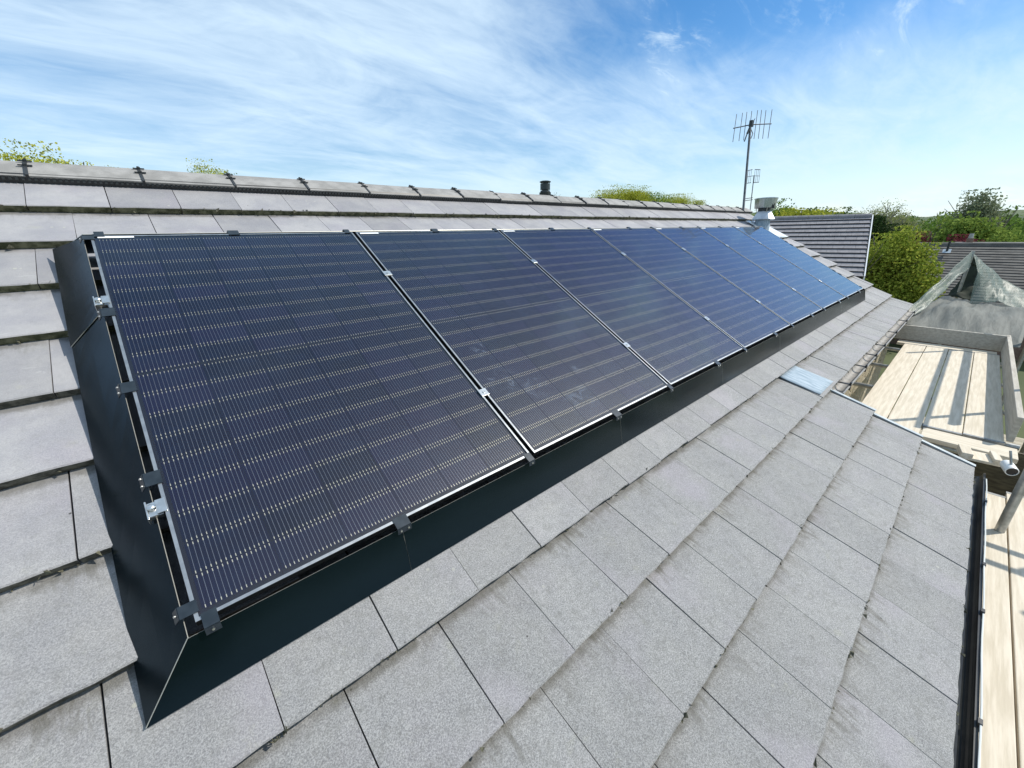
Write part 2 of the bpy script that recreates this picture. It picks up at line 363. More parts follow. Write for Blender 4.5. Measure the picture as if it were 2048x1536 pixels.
# ridge tiles with their dry-fix unions
AP = Vector((0, P(0,-1.0,-.145).y, P(0,-1.0,-.145).z))
def ridge_profile(r=1.0):
    pts = []
    for i in range(13):
        s = -1+2*i/12; a = abs(s)
        y = .172*s; z = -.084*(a**1.35)
        pts.append((y*r, z*r))
    return pts
pr = ridge_profile()
RL = .452
def ridge_mesh():
    m_ = MB(); n = len(pr)
    for x0, x1, z0, z1 in ((0.006, RL-.006, 0.0, 0.0),):
        A = [Vector((x0, y, z)) for y, z in pr]+[Vector((x0, y*.88, z-.016)) for y, z in reversed(pr)]
        B = [Vector((x1, y, z)) for y, z in pr]+[Vector((x1, y*.88, z-.016)) for y, z in reversed(pr)]
        nn = len(A); V = A+B
        F = [(i, i+nn, (i+1)%nn+nn, (i+1)%nn) for i in range(nn)]
        for i in range(n-1): F.append((i, i+1, nn-2-i, nn-1-i)); F.append((nn+i+1, nn+i, nn+nn-1-i, nn+nn-2-i))
        m_.add(V, F)
    me = bpy.data.meshes.new('ridge_tile'); me.from_pydata(m_.v, [], m_.f); me.materials.append(M_RIDGE); me.update(); return me
def union_mesh():
    m_ = MB()
    for i in range(len(pr)-1):
        (y0,z0),(y1,z1) = pr[i], pr[i+1]; A = []
        for x in (-.0065, .0065): A.append([Vector((x,y0*1.02,z0+.006)), Vector((x,y1*1.02,z1+.006)), Vector((x,y1*.9,z1-.02)), Vector((x,y0*.9,z0-.02))])
        m_.prism(A[0], A[1])
    for y in (-.03, -.088):
        z = -.084*((abs(y)/.172)**1.35)
        m_.box(-.026,.026,y-.006,y+.006,z+.004,z+.010); m_.box(-.008,.008,y-.009,y+.009,z+.009,z+.015)
    m_.box(-.005,.005,-.007,.007,.004,.014)
    me = bpy.data.meshes.new('union'); me.from_pydata(m_.v, [], m_.f); me.materials.append(M_BLACKP); me.update(); return me
RM, UM = ridge_mesh(), union_mesh()
x = -.178-2*RL
while x < XR-.2:
    o = put('ridge_tile', RM, house, Vector((x, AP.y, AP.z))-HB+Vector((0,0,random.gauss(0,.001))), (0, random.gauss(0,.002), random.gauss(0,.002)))
    put('union', UM, o, (0,0,0)); o.location.y += random.gauss(0,.0025); o.location.z += random.gauss(0,.002); x += RL
XRID = x
mb = MB()                                # toothed ventilation strip below the ridge
for s in range(int((XRID-XL)/.022)):
    x0 = XL+s*.022; a = P(x0, -.812, -.140); b = P(x0+.011, -.812, -.140)
    dz = P(0,.006,-.013)-P(0,0,0); dn = (P(0,-.02,-.01)-P(0,0,0))
    mb.prism([a,b,b+dz,a+dz],[a+dn,b+dn,b+dz+dn,a+dz+dn])
a, b = P(XL-.3,-.83,-.128), P(XRID,-.83,-.128); dz = P(0,.016,-.012)-P(0,0,0); dn = P(0,0,-.03)-P(0,0,0)
mb.prism([a,b,b+dz,a+dz],[a+dn,b+dn,b+dz+dn,a+dz+dn])
mb.build('ridge_vent_strip', M_BLACKP, house, -HB)
# lead flashing, verge trims, eaves
mb = MB(); nx, ny = 9, 6
for j in range(ny):
    for i in range(nx):
        fx = i/(nx-1); fv = j/(ny-1); x = 3.80+fx*.42+.03*fv; v = 2.045+fv*.31
        mb.v.append(P(x, v, -hprof(v)-.033*(1-fv)+.006+.0012*math.sin(fx*17+fv*2)))
for j in range(ny-1):
    for i in range(nx-1): mb.f.append((j*nx+i, (j+1)*nx+i, (j+1)*nx+i+1, j*nx+i+1)); mb.m.append(0)
o = mb.build('lead_flashing', M_LEAD, house, -HB, smooth=True); o.modifiers.new('t','SOLIDIFY').thickness = .003
M_TRIM = mat('pale verge trim', (.28,.32,.35), (.38,.42,.44), 12, .5, metal=.2)
for k in range(9, 12):
    v0 = rows[k]-.0; v1 = rows[k+1]; mb = MB()
    def bar(x0, x1, n0, n1, mi):
        A = [P(x0,v0,-hprof(v0)-.030+n0), P(x1,v0,-hprof(v0)-.030+n0), P(x1,v0,-hprof(v0)-.030+n1), P(x0,v0,-hprof(v0)-.030+n1)]
        B = [P(x0,v1,-hprof(v1)+n0), P(x1,v1,-hprof(v1)+n0), P(x1,v1,-hprof(v1)+n1), P(x0,v1,-hprof(v1)+n1)]
        mb.prism(A, B, mi)
    bar(XE+.001, XE+.012, -.03, -.006, 1); bar(XE+.012, XE+.046, -.05, .004, 0)
    mb.build('verge_trim', [M_TRIM, M_BLACKP], house, -HB)
# far verge of the upper roof: cement bed under the tile ends
mb = MB(); A = [P(XR-.05,-.85,-.20), P(XR-.012,-.85,-.20), P(XR-.012,-.85,-.26), P(XR-.05,-.85,-.26)]; B = [P(XR-.05,2.36,-.155), P(XR-.012,2.36,-.155), P(XR-.012,2.36,-.24), P(XR-.05,2.36,-.24)]
mb.prism(A, B); mb.build('verge_bedding', mat('cement bedding', (.25,.245,.23), (.33,.32,.30), 15, .9), house, -HB)
M_FASCIA = mat('painted fascia board', (.33,.33,.31), (.42,.41,.38), 10, .6)
ev = S(0, 2.382, .04); el = S(0, rows[12], .04)
mb = MB(); mb.box(XE+.06, XR, ev.y+.03, ev.y+.055, ev.z-.20, ev.z-.012); mb.build('fascia', M_FASCIA, house, -HB)
mb = MB(); mb.box(-3, XE, el.y+.03, el.y+.055, el.z-.22, el.z-.012); mb.build('fascia', M_FASCIA, house, -HB)
M_GUT = mat('black gutter', (.012,.014,.016), (.03,.032,.03), 9, .35)
M_GUTG = mat('grey gutter', (.22,.215,.20), (.33,.31,.28), 14, .5)
def gutter(x0, x1, y, z, r, mt, name):
    mb = MB(); seg = 12; V = []
    for x in (x0, x1):
        for rr in (r, r-.004):
            V += [(x, y+rr*math.cos(math.pi+math.pi*i/seg), z+rr*math.sin(math.pi+math.pi*i/seg)) for i in range(seg+1)]
    n = seg+1; F = []
    for i in range(seg):
        F += [(i, 2*n+i, 2*n+i+1, i+1), (n+i, n+i+1, 3*n+i+1, 3*n+i)]
    F += [(0, n, 3*n, 2*n), (n-1, 3*n-1, 4*n-1, 2*n-1)]
    for b0 in (0, 2*n): F += [(b0+i, b0+i+1, b0+n+i+1, b0+n+i) for i in range(seg)]
    mb.add(V, F); mb.box(x0, x1, y-r-.007, y-r+.004, z-.004, z+.006)
    g = mb.build(name, mt, house, -HB, smooth=False)
    return g
g1 = gutter(-3, XE+.06, el.y-.034, el.z-.018, .041, M_GUT, 'gutter')
g2 = gutter(XE+.12, XR, ev.y-.030, ev.z-.035, .052, M_GUTG, 'gutter')
for xb in (.9, 1.9, 2.55, 2.95, 3.7):
    mb = MB(); mb.box(xb-.012, xb+.012, el.y-.088, el.y-.076, el.z-.05, el.z+.004); mb.box(xb-.008, xb+.008, el.y-.022, el.y+.03, el.z-.012, el.z-.006)
    mb.build('bracket', M_BLACKP, g1)
for xb in (4.5, 5.2, 5.75, 6.3, 7.2, 8.2, 9.1):
    mb = MB(); mb.box(xb-.012, xb+.012, ev.y-.092, ev.y-.078, ev.z-.07, ev.z+.0); mb.box(xb-.012, xb+.012, ev.y-.085, ev.y+.03, ev.z-.022, ev.z-.016)
    mb.build('bracket', M_BLACKP, g2)
# cable clipped along the front of the lower gutter
mb = MB(); pts = [Vector((-1+i*.13, el.y-.0835+.0015*math.sin(i*1.3), el.z-.004+.002*math.sin(i*.9))) for i in range(40)]
for a, b in zip(pts, pts[1:]): mb.tube(a, b, .0032, 6)
mb.build('cable', mat('pale cable', (.60,.62,.60)), g1)
def stone_mat():
    m, t, b = new_mat('rubble stone wall'); v = coords(t, rand=False); w = vmap(t, v, (7,7,11))
    vo = N(t, 'ShaderNodeTexVoronoi'); t.links.new(w, vo.inputs['Vector']); vo.inputs['Scale'].default_value = 1
    ve = N(t, 'ShaderNodeTexVoronoi', feature='DISTANCE_TO_EDGE'); t.links.new(w, ve.inputs['Vector']); ve.inputs['Scale'].default_value = 1
    c = mixc(t, ramp(t, noise(t, v, 30, 5), .35, .65), (.36,.30,.20), (.50,.44,.32)); c = mixc(t, mth(t,'MULTIPLY',vo.outputs['Color'],.3), c, (.24,.20,.15))
    e = ramp(t, ve.outputs['Distance'], .0, .10); t.links.new(mixc(t, e, (.40,.37,.30), c), b.inputs['Base Color']); b.inputs['Roughness'].default_value = .95
    bump(t, b, mth(t, 'ADD', e, mth(t, 'MULTIPLY', noise(t, v, 60, 4), .4)), .02); return m
M_STONE = stone_mat()
mb = MB(); mb.box(-3, XR-.12, ev.y+.12, ev.y+.42, GZ, ev.z-.06); mb.box(-3, XR-.12, 3.9, 4.2, GZ, ev.z-.06); mb.box(XR-.42, XR-.121, ev.y+.42, 3.9, GZ, ev.z+.0)
mb.box(-3, XE-.06, el.y+.10, el.y+.36, GZ, el.z-.06); mb.box(XE-.30, XE-.061, el.y+.36, ev.y+.12, GZ, el.z-.0)
mb.build('wall', M_STONE, house, -HB)
# ------------------------------------------------------------------ solar panels
PW, PH, GAP = 1.134, 1.762, .020; PITCHX = PW+GAP
CWD, CHT = .182, .0935
def cell_mesh():
    m_ = MB(); w, h, c = CWD-.0006, CHT-.0006, .006
    m_.add([(c,0,0),(w-c,0,0),(w,c,0),(w,h,0),(0,h,0),(0,c,0)], [tuple(range(6))], 0)
    for i in range(16):
        x = w*(.010+.980*(i+.5)/16); r = .00042
        m_.add([(x-r,.001,.0004),(x+r,.001,.0004),(x+r,h-.001,.0004),(x-r,h-.001,.0004)], [(0,1,2,3)], 1)
        for y0 in (.0015, h-.0095):
            r2 = .0010; m_.add([(x-r2,y0,.0006),(x+r2,y0,.0006),(x+r2,y0+.008,.0006),(x-r2,y0+.008,.0006)], [(0,1,2,3)], 2)
    me = bpy.data.meshes.new('cell'); me.from_pydata(m_.v, [], m_.f); me.materials.append(M_CELL); me.materials.append(M_WIRE); me.materials.append(M_PAD); me.polygons.foreach_set('material_index', m_.m); me.update(); return me
def frame_mesh():
    m_ = MB(); lw = .0085; t = .030
    def mitre(a, b, c, d):           # outer a->b, inner c->d (2D)
        top = [Vector((*q,0)) for q in (a,b,d,c)]; bot = [Vector((q[0],q[1],-t)) for q in (a,b,d,c)]; m_.prism(bot, top, 1); m_.m[-5] = 0
    o = [(0,0),(PW,0),(PW,PH),(0,PH)]; i_ = [(lw,lw),(PW-lw,lw),(PW-lw,PH-lw),(lw,PH-lw)]
    for k in range(4): mitre(o[k], o[(k+1)%4], i_[k], i_[(k+1)%4])
    me = bpy.data.meshes.new('frame'); me.from_pydata(m_.v, [], m_.f); me.materials.append(M_ALU); me.materials.append(M_FSHADE); me.polygons.foreach_set('material_index', m_.m); me.update(); return me
M_FSHADE = mat('shade-dark frame side', (.025,.028,.03), None, rough=.4, metal=.5)  # frame metal darkened on its sides, painting the shade in the gaps
CM, FM = cell_mesh(), frame_mesh()
mb = MB(); mb.add([(0.0085,0.0085,-.0012),(PW-0.0085,0.0085,-.0012),(PW-0.0085,PH-0.0085,-.0012),(0.0085,PH-0.0085,-.0012)], [(0,1,2,3)])
mb.add([(0.0085,0.0085,-.0012),(0.0085,0.0085,-.004),(PW-0.0085,0.0085,-.004),(PW-0.0085,0.0085,-.0012)], [(0,1,2,3)])
GM = bpy.data.meshes.new('glass'); GM.from_pydata(mb.v, [], mb.f); GM.materials.append(M_GLASS); GM2 = GM.copy(); GM2.materials.clear(); GM2.materials.append(M_GLASS2)
mb = MB(); mb.box(0.0085, PW-0.0085, 0.0085, PH-0.0085, -.009, -.006); BM_ = bpy.data.meshes.new('backsheet'); BM_.from_pydata(mb.v, [], mb.f); BM_.materials.append(M_BSHEET)
mb = MB(); mb.box(.022, .140, PH-.0205, PH-.0085, -.0009, .0006); LM = bpy.data.meshes.new('serial_label'); LM.from_pydata(mb.v, [], mb.f); LM.materials.append(M_WHITE)
ords = ['nearest solar panel, at the left end of the row beside the black side skirt', 'second solar panel from the left, hand smudges on its lower corner', 'third solar panel from the left of the row of seven',
        'fourth solar panel, the middle one of the row of seven', 'fifth solar panel from the left, third from the metal flue end', 'sixth solar panel from the left, next to the last one', 'farthest solar panel, at the end of the row below the metal flue cowl']
mx_ = (PW-6*CWD-5*.0012)/2; tot = 18*CHT+16*.0014+.010; my_ = (PH-tot)/2
for k in range(7):
    root = empty('solar_panel', P(k*PITCHX, PH, 0), ords[k], 'solar panel', 'solar panels mounted in a row on the roof', ROT)
    put('frame', FM, root); put('backsheet', BM_, root); put('glass', GM2 if k == 1 else GM, root); put('serial_label', LM, root)
    y = my_
    for j in range(18):
        for i in range(6): put('cell', CM, root, (mx_+i*(CWD+.0012), y, -.0055))
        y += CHT+(.010 if j == 8 else .0014)
# mounting rails, clamps
def roofthing(name, x, v, n, label, cat, group=None): return empty(name, P(x,v,n), label, cat, group, ROT)
side = ['beside the black side skirt', 'between first and second panels', 'between second and third panels', 'between third and fourth panels', 'between fourth and fifth panels', 'between fifth and sixth panels', 'between sixth and seventh panels']
for vi, (v, nm) in enumerate(((.44,'upper'), (1.395,'lower'))):
    o = roofthing('mounting_rail', -.05, v, -.034, nm+' aluminium mounting rail running under the solar panels', 'rail', 'mounting rails')
    mb = MB(); mb.box(.036, 8.13, -.02, .02, -.045, 0); mb.build('rail_body', M_ALU, o)
    for k in range(1, 7):
        o = roofthing('mid_clamp', k*PITCHX-GAP/2, v, 0, 'silver %s mid clamp in the gap %s' % (nm, side[k]), 'clamp', 'mid clamps holding the panels')
        mb = MB(); mb.box(-.022,.022,-.020,.020,.0008,.0045); mb.box(-.007,.007,-.020,.020,-.030,.0008); bevel(mb.build('plate', M_STEEL, o), .001)
        mb = MB(); mb.lathe([(.0075,.0045),(.0075,0.0085),(.0045,0.0085),(.0045,.0070)], 12); mb.build('bolt', M_STEEL, o)
    o = roofthing('end_clamp', -.012, v+.02, 0, 'silver %s end clamp with bolt on the left edge of the nearest panel' % nm, 'clamp', 'end clamps')
    mb = MB(); mb.box(-.004,.018,-.022,.022,.0008,.0045); mb.box(-.022,-.0,-.022,.022,-.006,-.002); mb.box(-.026,-.022,-.030,.028,-.026,.002); mb.box(-.022,.008,-.022,-.018,-.024,-.006)
    bevel(mb.build('bracket', M_STEEL, o), .001)
    mb = MB(); mb.lathe([(.010,-.002),(.010,.004),(.0085,.007),(.004,.0085)], 14, c=(-.014,.004,0)); mb.build('bolt', M_STEEL, o, smooth=True)
# black skirt round the array
M_EDGE = mat('bare cut steel edge', (.50,.50,.46), None, rough=.4, metal=.6)
def skirt(pts_a, pts_b, label, lipv, thick=.0022):
    """pts_a upper edge, pts_b lower edge (roof coords x,v,n)"""
    A = [P(*q) for q in pts_a]; B = [P(*q) for q in pts_b]; c = A[0].copy()
    nseg = 10; mb = MB(); V = []
    for i in range(nseg+1):
        s = i/nseg; a = A[0].lerp(A[1], s); b = B[0].lerp(B[1], s)
        mid = a.lerp(b, .5)+(P(0,0,1)-P(0,0,0))*(.0005*math.sin(s*9+len(label)))
        V += [a-c, mid-c, b-c]
    mb.add(V, [(3*i+j, 3*i+j+1, 3*i+3+j+1, 3*i+3+j) for i in range(nseg) for j in range(2)])
    o = mb.build('skirt_section', M_SKIRT, None, c); tag(o, label, 'skirt', 'black skirt sections round the solar array')
    md = o.modifiers.new('t', 'SOLIDIFY'); md.thickness = thick; md.offset = -1; md.material_offset_rim = 1; o.data.materials.append(M_EDGE); return o
def hs(v): return -hprof(v)-.014
fs = [-.022, .537, 1.764, 3.026, 4.269, 5.45, 6.65, 8.098]
fl = ['mitred front skirt section at the near corner of the array', 'front skirt section under the first and second panels', 'front skirt section under the second and third panels', 'front skirt section under the third and fourth panels',
      'front skirt section under the fourth and fifth panels', 'front skirt section under the fifth and sixth panels', 'front skirt section at the far end under the last panel']
M = P(0,0,0); SK0 = None
VT, VB = PH+.022, 1.886; XT, XB = -.022, -.138
def hss(v): return -hprof(v)+.010
for i in range(7):
    a0, a1 = fs[i]+(.0012 if i else 0), fs[i+1]; b0 = XB if i == 0 else a0; b1 = 8.205 if i == 6 else a1
    sk_ = skirt([(a0,VT,-.016),(a1,VT,-.016)], [(b0,VB,hs(VB)),(b1,VB,hs(VB))], 'black '+fl[i], P(0,-.0035,-.001)-M)
    SK0 = SK0 or sk_
M = P(0,0,0)
e0, e1 = P(XT, VT, -.013), P(XB, VB, hs(VB)+.003)
mb = MB(); mb.tube((0,0,0), e1-e0, .0011, 6); mb.build('mitre_edge', M_EDGE, SK0, e0-SK0.location)
for (v0, v1, lb, dx) in ((-.02, .50, 'upper black side skirt section beside the nearest panel', .003), (.497, VT, 'lower black side skirt section beside the nearest panel, mitred at its foot', 0)):
    vb0 = -.135 if v0 < 0 else v0+.045; vb1 = VB if v1 == VT else v1+.045
    skirt([(XT-dx,v0,-.022+dx),(XT-dx,v1,(-.016 if v1 == VT else -.022)+dx)], [(XB-dx,vb0,hss(vb0)+dx),(XB-dx,vb1,(hs if vb1 == VB else hss)(vb1)+dx)], lb, P(.0035,0,-.001)-M)
skirt([(8.098,-.02,-.006),(8.098,VT,-.006)], [(8.205,-.135,hs(-.1)),(8.205,VB,hs(VB))], 'black side skirt section at the far end of the array', P(-.0035,0,-.001)-M)
tf = [-.022, 1.2, 2.45, 3.7, 4.9, 6.2, 8.098]; tl = ['first', 'second', 'third', 'fourth', 'fifth', 'sixth']
for i in range(6):
    skirt([(tf[i],-.02,-.006),(tf[i+1]-.001,-.02,-.006)], [(XB if i == 0 else tf[i],-.135,hs(-.1)),(8.205 if i == 5 else tf[i+1]-.001,-.135,hs(-.1))], 'low black skirt section behind the top edge of the array, %s from the left' % tl[i], P(0,.0035,-.001)-M)
# clips joining frame and skirt: local y points away from the panel
def clip_meshes(wd, riv):
    m_ = MB(); w = wd/2
    m_.box(-w,w,-.012,.026,.001,.0028)
    m_.prism([Vector((-w,.026,.001)),Vector((w,.026,.001)),Vector((w,.0278,.0028)),Vector((-w,.0278,.0028))][::-1], [Vector((-w,.035,-.0155)),Vector((w,.035,-.0155)),Vector((w,.0375,-.015)),Vector((-w,.0375,-.015))][::-1])
    p_ = bpy.data.meshes.new('plate'); p_.from_pydata(m_.v, [], m_.f); p_.materials.append(M_CLIP)
    m_ = MB()
    for x in riv: m_.tube((x,.031,-.0065), (x,.0355,-.0030), .0038, 10, 0, .003)
    r_ = bpy.data.meshes.new('rivet'); r_.from_pydata(m_.v, [], m_.f); r_.materials.append(M_STEEL); return p_, r_
C1 = clip_meshes(.032, (0.0,)); C2 = clip_meshes(.047, (-.013, .013))
nth = ['first','second','third','fourth','fifth','sixth','seventh','eighth','ninth','tenth','eleventh','twelfth','thirteenth','fourteenth','fifteenth']
def clips(lst, where, sidec):
    for i, (x, v, dbl) in enumerate(lst):
        q = C2 if dbl else C1
        o = empty('skirt_clip', P(x, v, 0), 'dark skirt clip, %s from the near end along the %s of the array' % (nth[i], where), 'clip', 'clips holding the skirt')
        base = Matrix.Rotation(PITCH, 4, 'X'); spin = {'front': math.pi, 'left': math.pi/2, 'back': 0, 'right': -math.pi/2}[sidec]
        o.rotation_euler = (base@Matrix.Rotation(spin, 4, 'Z')).to_euler()
        put('plate', q[0], o)
        if dbl is not None: put('rivet', q[1], o)
clips([(.028,PH,0),(.540,PH,1),(1.117,PH,0),(1.737,PH,1),(2.279,PH,0),(2.938,PH,1),(3.433,PH,0),(4.131,PH,1),(4.605,PH,0),(5.283,PH,1),(5.785,PH,0),(6.498,PH,1),(6.948,PH,0),(7.69,PH,1)], 'front edge', 'front')
clips([(0,1.725,0),(0,1.318,1),(0,.939,1),(0,.536,1),(0,.018,0)], 'left edge', 'left')
clips([(.029,0,0),(.526,0,1),(1.105,0,0),(1.718,0,1),(2.262,0,0),(2.911,0,1),(3.449,0,0),(4.123,0,1),(4.59,0,0),(5.282,0,1),(5.753,0,0),(6.42,0,1),(6.90,0,0),(7.693,0,1),(7.99,0,0)], 'top edge', 'back')
clips([(8.058,.05,0),(8.058,.46,1),(8.058,.56,1),(8.058,1.29,1),(8.058,1.39,1),(8.058,1.72,0)], 'far right edge', 'right')
# ------------------------------------------------------------------ roof furniture
# black flue terminal behind the ridge
q = atx(1110.5, 384, 3.97); o = empty('flue_terminal', Vector((q.x, AP.y+.16, AP.z-.075)), 'black ribbed flue terminal standing just behind the ridge tiles', 'flue')
M_FLUE = mat('black flue plastic', (.012,.018,.018), (.022,.028,.028), 12, .32)
s = 1.06
mb = MB(); mb.lathe([(.078*s,-.12),(.082*s,.02),(.086*s,.055),(.086*s,.072),(.074*s,.075),(.076*s,.096),(.064*s,.100),(.066*s,.120),(.055*s,.124),(.054*s,.140)], 32); autosmooth(mb.build('ribbed_base', M_FLUE, o, smooth=True))
mb = MB(); mb.lathe([(.035*s,.138),(.035*s,.240)], 24); mb.build('inner_pipe', M_FLUE, o)
mb = MB(); mb.lathe([(.056*s,.150),(.055*s,.165),(.055*s,.212),(.050*s,.214)], 32); autosmooth(mb.build('collar', M_FLUE, o, smooth=True))
mb = MB(); mb.lathe([(.061*s,.228),(.062*s,.238),(.040*s,.246)], 32); autosmooth(mb.build('cap', M_FLUE, o, smooth=True))
mb = MB()
for i in range(4): a = i*math.pi/2+.4; mb.tube((.048*s*math.cos(a),.048*s*math.sin(a),.205),(.048*s*math.cos(a),.048*s*math.sin(a),.235),.006,6)
mb.build('cap_posts', M_FLUE, o)
# metal flue cowl with lead slate near the far verge
BC = S(8.98, -.26, .0); CL = BC
o = empty('flue_cowl', CL, 'silver metal flue cowl with drum top and lead slate near the far verge', 'flue cowl'); o.scale = (.84,.84,.84)
M_COWL = mat('spun aluminium', (.34,.37,.38), (.46,.49,.50), 6, .22, metal=1.0, stretch=(8,8,.4))
M_COWLD = mat('dull cowl sheet', (.42,.46,.52), (.56,.60,.64), 6, .4, metal=.5)
lean = (R_(-1.5), R_(2), 0)
mb = MB(); mb.lathe([(.155,-.10),(.150,.05),(.140,.16)], 32); autosmooth(mb.build('pipe', M_LEAD, o, None, lean, smooth=True))
mb = MB(); mb.lathe([(.232,.150),(.235,.158),(.135,.318),(.130,.318)], 8); mb.build('sloped_collar', M_COWLD, o, None, lean)
mb = MB(); mb.lathe([(.125,.31),(.125,.40)], 20); mb.build('throat', M_FLUE, o, None, lean)
for i in range(4):
    a = i*math.pi/2+.6; mb = MB(); mb.tube((.14*math.cos(a),.14*math.sin(a),.29),(.185*math.cos(a),.185*math.sin(a),.43),.008,8); mb.build('strut', M_STEEL, o, None, lean)
mb = MB(); mb.lathe([(.195,.385),(.200,.390),(.215,.565),(.228,.570),(.228,.582),(.205,.586)], 40); autosmooth(mb.build('drum', M_COWL, o, None, lean, smooth=True))
mb = MB(); mb.add([(-.13,-.170,.36),(-.07,-.205,.36),(-.10,-.212,.47)], [(0,1,2)]); w = mb.build('wedge', M_BLACKP, o, None, lean); w.modifiers.new('t','SOLIDIFY').thickness = .006  # thin black wedge on the drum
mb = MB(); V = []
for j in range(5):
    for i in range(6):
        x = 8.62+i/5*.88; v = -.52+j/4*.72; V.append(P(x, v, -hprof(v)+.010+.006*math.sin(i*2.1+j))-CL)
mb.add(V, [(j*6+i, (j+1)*6+i, (j+1)*6+i+1, j*6+i+1) for j in range(4) for i in range(5)]); w = mb.build('lead_slate', mat('bright lead slate', (.55,.58,.60), (.72,.74,.74), 8, .35, metal=.4, bumpd=.004), o, smooth=True); w.modifiers.new('t','SOLIDIFY').thickness = .004
# television aerials
M_AER = mat('dull aerial alloy', (.06,.075,.085), (.12,.13,.14), 14, .5, metal=.4)
def aerial(base_px, top_px, t, rad, els, boom, label, extra=None, thin=.006, mount=0.5):
    b = dep(*base_px, t); o = empty('aerial', b, label, 'aerial')
    f_ = lambda p_: dep(*p_, t)-b
    d = (f_(base_px)-f_(top_px)).normalized()
    mb = MB(); mb.tube(f_(base_px)+d*mount, f_(top_px), rad, 12); mb.build('mast', M_AER, o)
    mb = MB()
    for a, c in zip(boom, boom[1:]): mb.tube(f_(a), f_(c), thin*1.6, 8)
    mb.build('boom', M_AER, o)
    for a, c in els:
        mb = MB(); mb.tube(f_(a), f_(c), thin, 8); mb.build('element', M_AER, o)
    return o, f_
Z_ = lambda x, y: (1430+x/10.24, 200+y/10.24)
tA = 8.05
o, f_ = aerial((1487,414), Z_(735,440), tA, .021, [(Z_(445,290),Z_(365,860)),(Z_(565,265),Z_(490,840)),(Z_(655,245),Z_(585,825)),(Z_(755,225),Z_(685,800)),(Z_(875,210),Z_(798,795)),(Z_(955,205),Z_(888,790)),(Z_(1045,210),Z_(975,790)),(Z_(1170,195),Z_(1085,785))],
       [Z_(375,580),Z_(740,505),Z_(1155,487)], 'tall television aerial with eight vertical rods on a mast at the end of the ridge', thin=.0062)
mb = MB(); c = f_(Z_(745,490)); mb.box(c.x-.045,c.x+.045,c.y-.03,c.y+.03,c.z-.05,c.z+.06)
mb.tube(f_(Z_(720,520)), f_(Z_(600,850)), .012, 6); mb.tube(f_(Z_(740,600)), f_(Z_(775,690)), .008, 6); mb.tube(f_(Z_(775,690)), f_(Z_(735,790)), .008, 6); mb.tube(f_(Z_(760,480)), f_(Z_(820,380)), .008, 6)
mb.tube(f_(Z_(715,560)), f_(Z_(660,690)), .020, 8)
bevel(mb.build('junction_box', M_FLUE, o), .006)
Y_ = lambda x, y: (1480+x/20.48, 330+y/20.48)
els = []
for i in range(4): els.append((Y_(270+i*70, 235-i*15), Y_(205+i*70, 760-i*12)))
for i in range(4): els.append((Y_(620+i*68, 180+i*4), Y_(570+i*66, 722-i*6)))
o2, f2 = aerial((1498.5,436), Y_(575,430), 15.5, .016, els, [Y_(200,500),Y_(560,440),Y_(815,450)], 'smaller grid aerial on a thin mast seen behind the tall one', thin=.006, mount=1.2)
mb = MB()
for a, c in ((Y_(265,240),Y_(510,185)),(Y_(610,182),Y_(830,190)),(Y_(200,762),Y_(450,722)),(Y_(565,725),Y_(775,702)),(Y_(130,1390),Y_(520,1340)),(Y_(140,1470),Y_(520,1420))): mb.tube(f2(a), f2(c), .012, 6)
mb.build('grid_bar', M_AER, o2)
# ------------------------------------------------------------------ scaffold
ZD = -1.65; ZN = -1.90
def board(x0, x1, y0, y1, z, label, group='scaffold boards', mt=None, tilt=0):
    o = empty('scaffold_board', (x0, (y0+y1)/2, z), label, 'scaffold board', group, (tilt, 0, 0)); L = x1-x0; w = (y1-y0)/2
    mb = MB(); mb.box(0, L, -w, w, -.038, 0); bevel(mb.build('plank', mt or M_WOOD, o), .004)
    for e0 in (-.001, L-.027):
        mb = MB(); mb.box(e0, e0+.028, -w-.0012, w+.0012, -.0392, .0012); mb.build('end_band', M_WOODE, o)
    return o
ys = [-2.14, -2.372, -2.60, -2.842, -3.075]; bl = ['nearest the house eave', 'second from the house eave', 'third from the house eave', 'beside the outer toe board']
for i in range(4): board((4.22, 4.30, 4.86, 4.88)[i], 8.30+.04*(i % 2), ys[i+1]+.004, ys[i]-.003, ZD+random.uniform(-.004,.004), 'pale scaffold board on the upper deck, '+bl[i])
def cross_board(x, w, y0, y1, z, label, mt=None):
    o = empty('scaffold_board', (x, y0, z), label, 'scaffold board', 'scaffold boards', (0,0,math.pi/2)); L = y1-y0
    mb = MB(); mb.box(0, L, -w/2, w/2, -.038, 0); bevel(mb.build('plank', mt or M_WOOD, o), .004); return o
cross_board(8.45, .20, -3.05, -2.05, ZD-.003, 'short pale scaffold board laid across the far end of the upper deck')
cross_board(4.73, .225, -3.14, -2.61, ZD-.006, 'yellowish scaffold board laid crosswise at the near end of the upper deck')
M_TOE = mat('grey weathered toe board', (.36,.33,.28), (.47,.44,.38), 3, .85, bumpd=.002, detail=8, stretch=(1,8,14))
o = empty('toe_board', (8.62, -2.55, ZD), 'grey toe board standing on edge across the far end of the upper deck', 'toe board')
mb = MB(); mb.box(-.019,.019,-.56,.60,.0,.215); bevel(mb.build('plank', M_TOE, o), .004)
o = empty('toe_board', (4.95, -3.10, ZD), 'grey toe board standing on edge along the outer side of the upper deck', 'toe board')
mb = MB(); mb.box(0,3.75,-.019,.019,.0,.215); bevel(mb.build('plank', M_TOE, o), .004)
for i, (y0, y1) in enumerate(((-3.138,-2.97),(-3.37,-3.145),(-3.60,-3.375),(-3.83,-3.605))):
    board(.55-.2*i, 4.45+.1*(i%2), y0, y1, ZN, 'pale scaffold board on the lower deck, %s from the gutter' % nth[i])
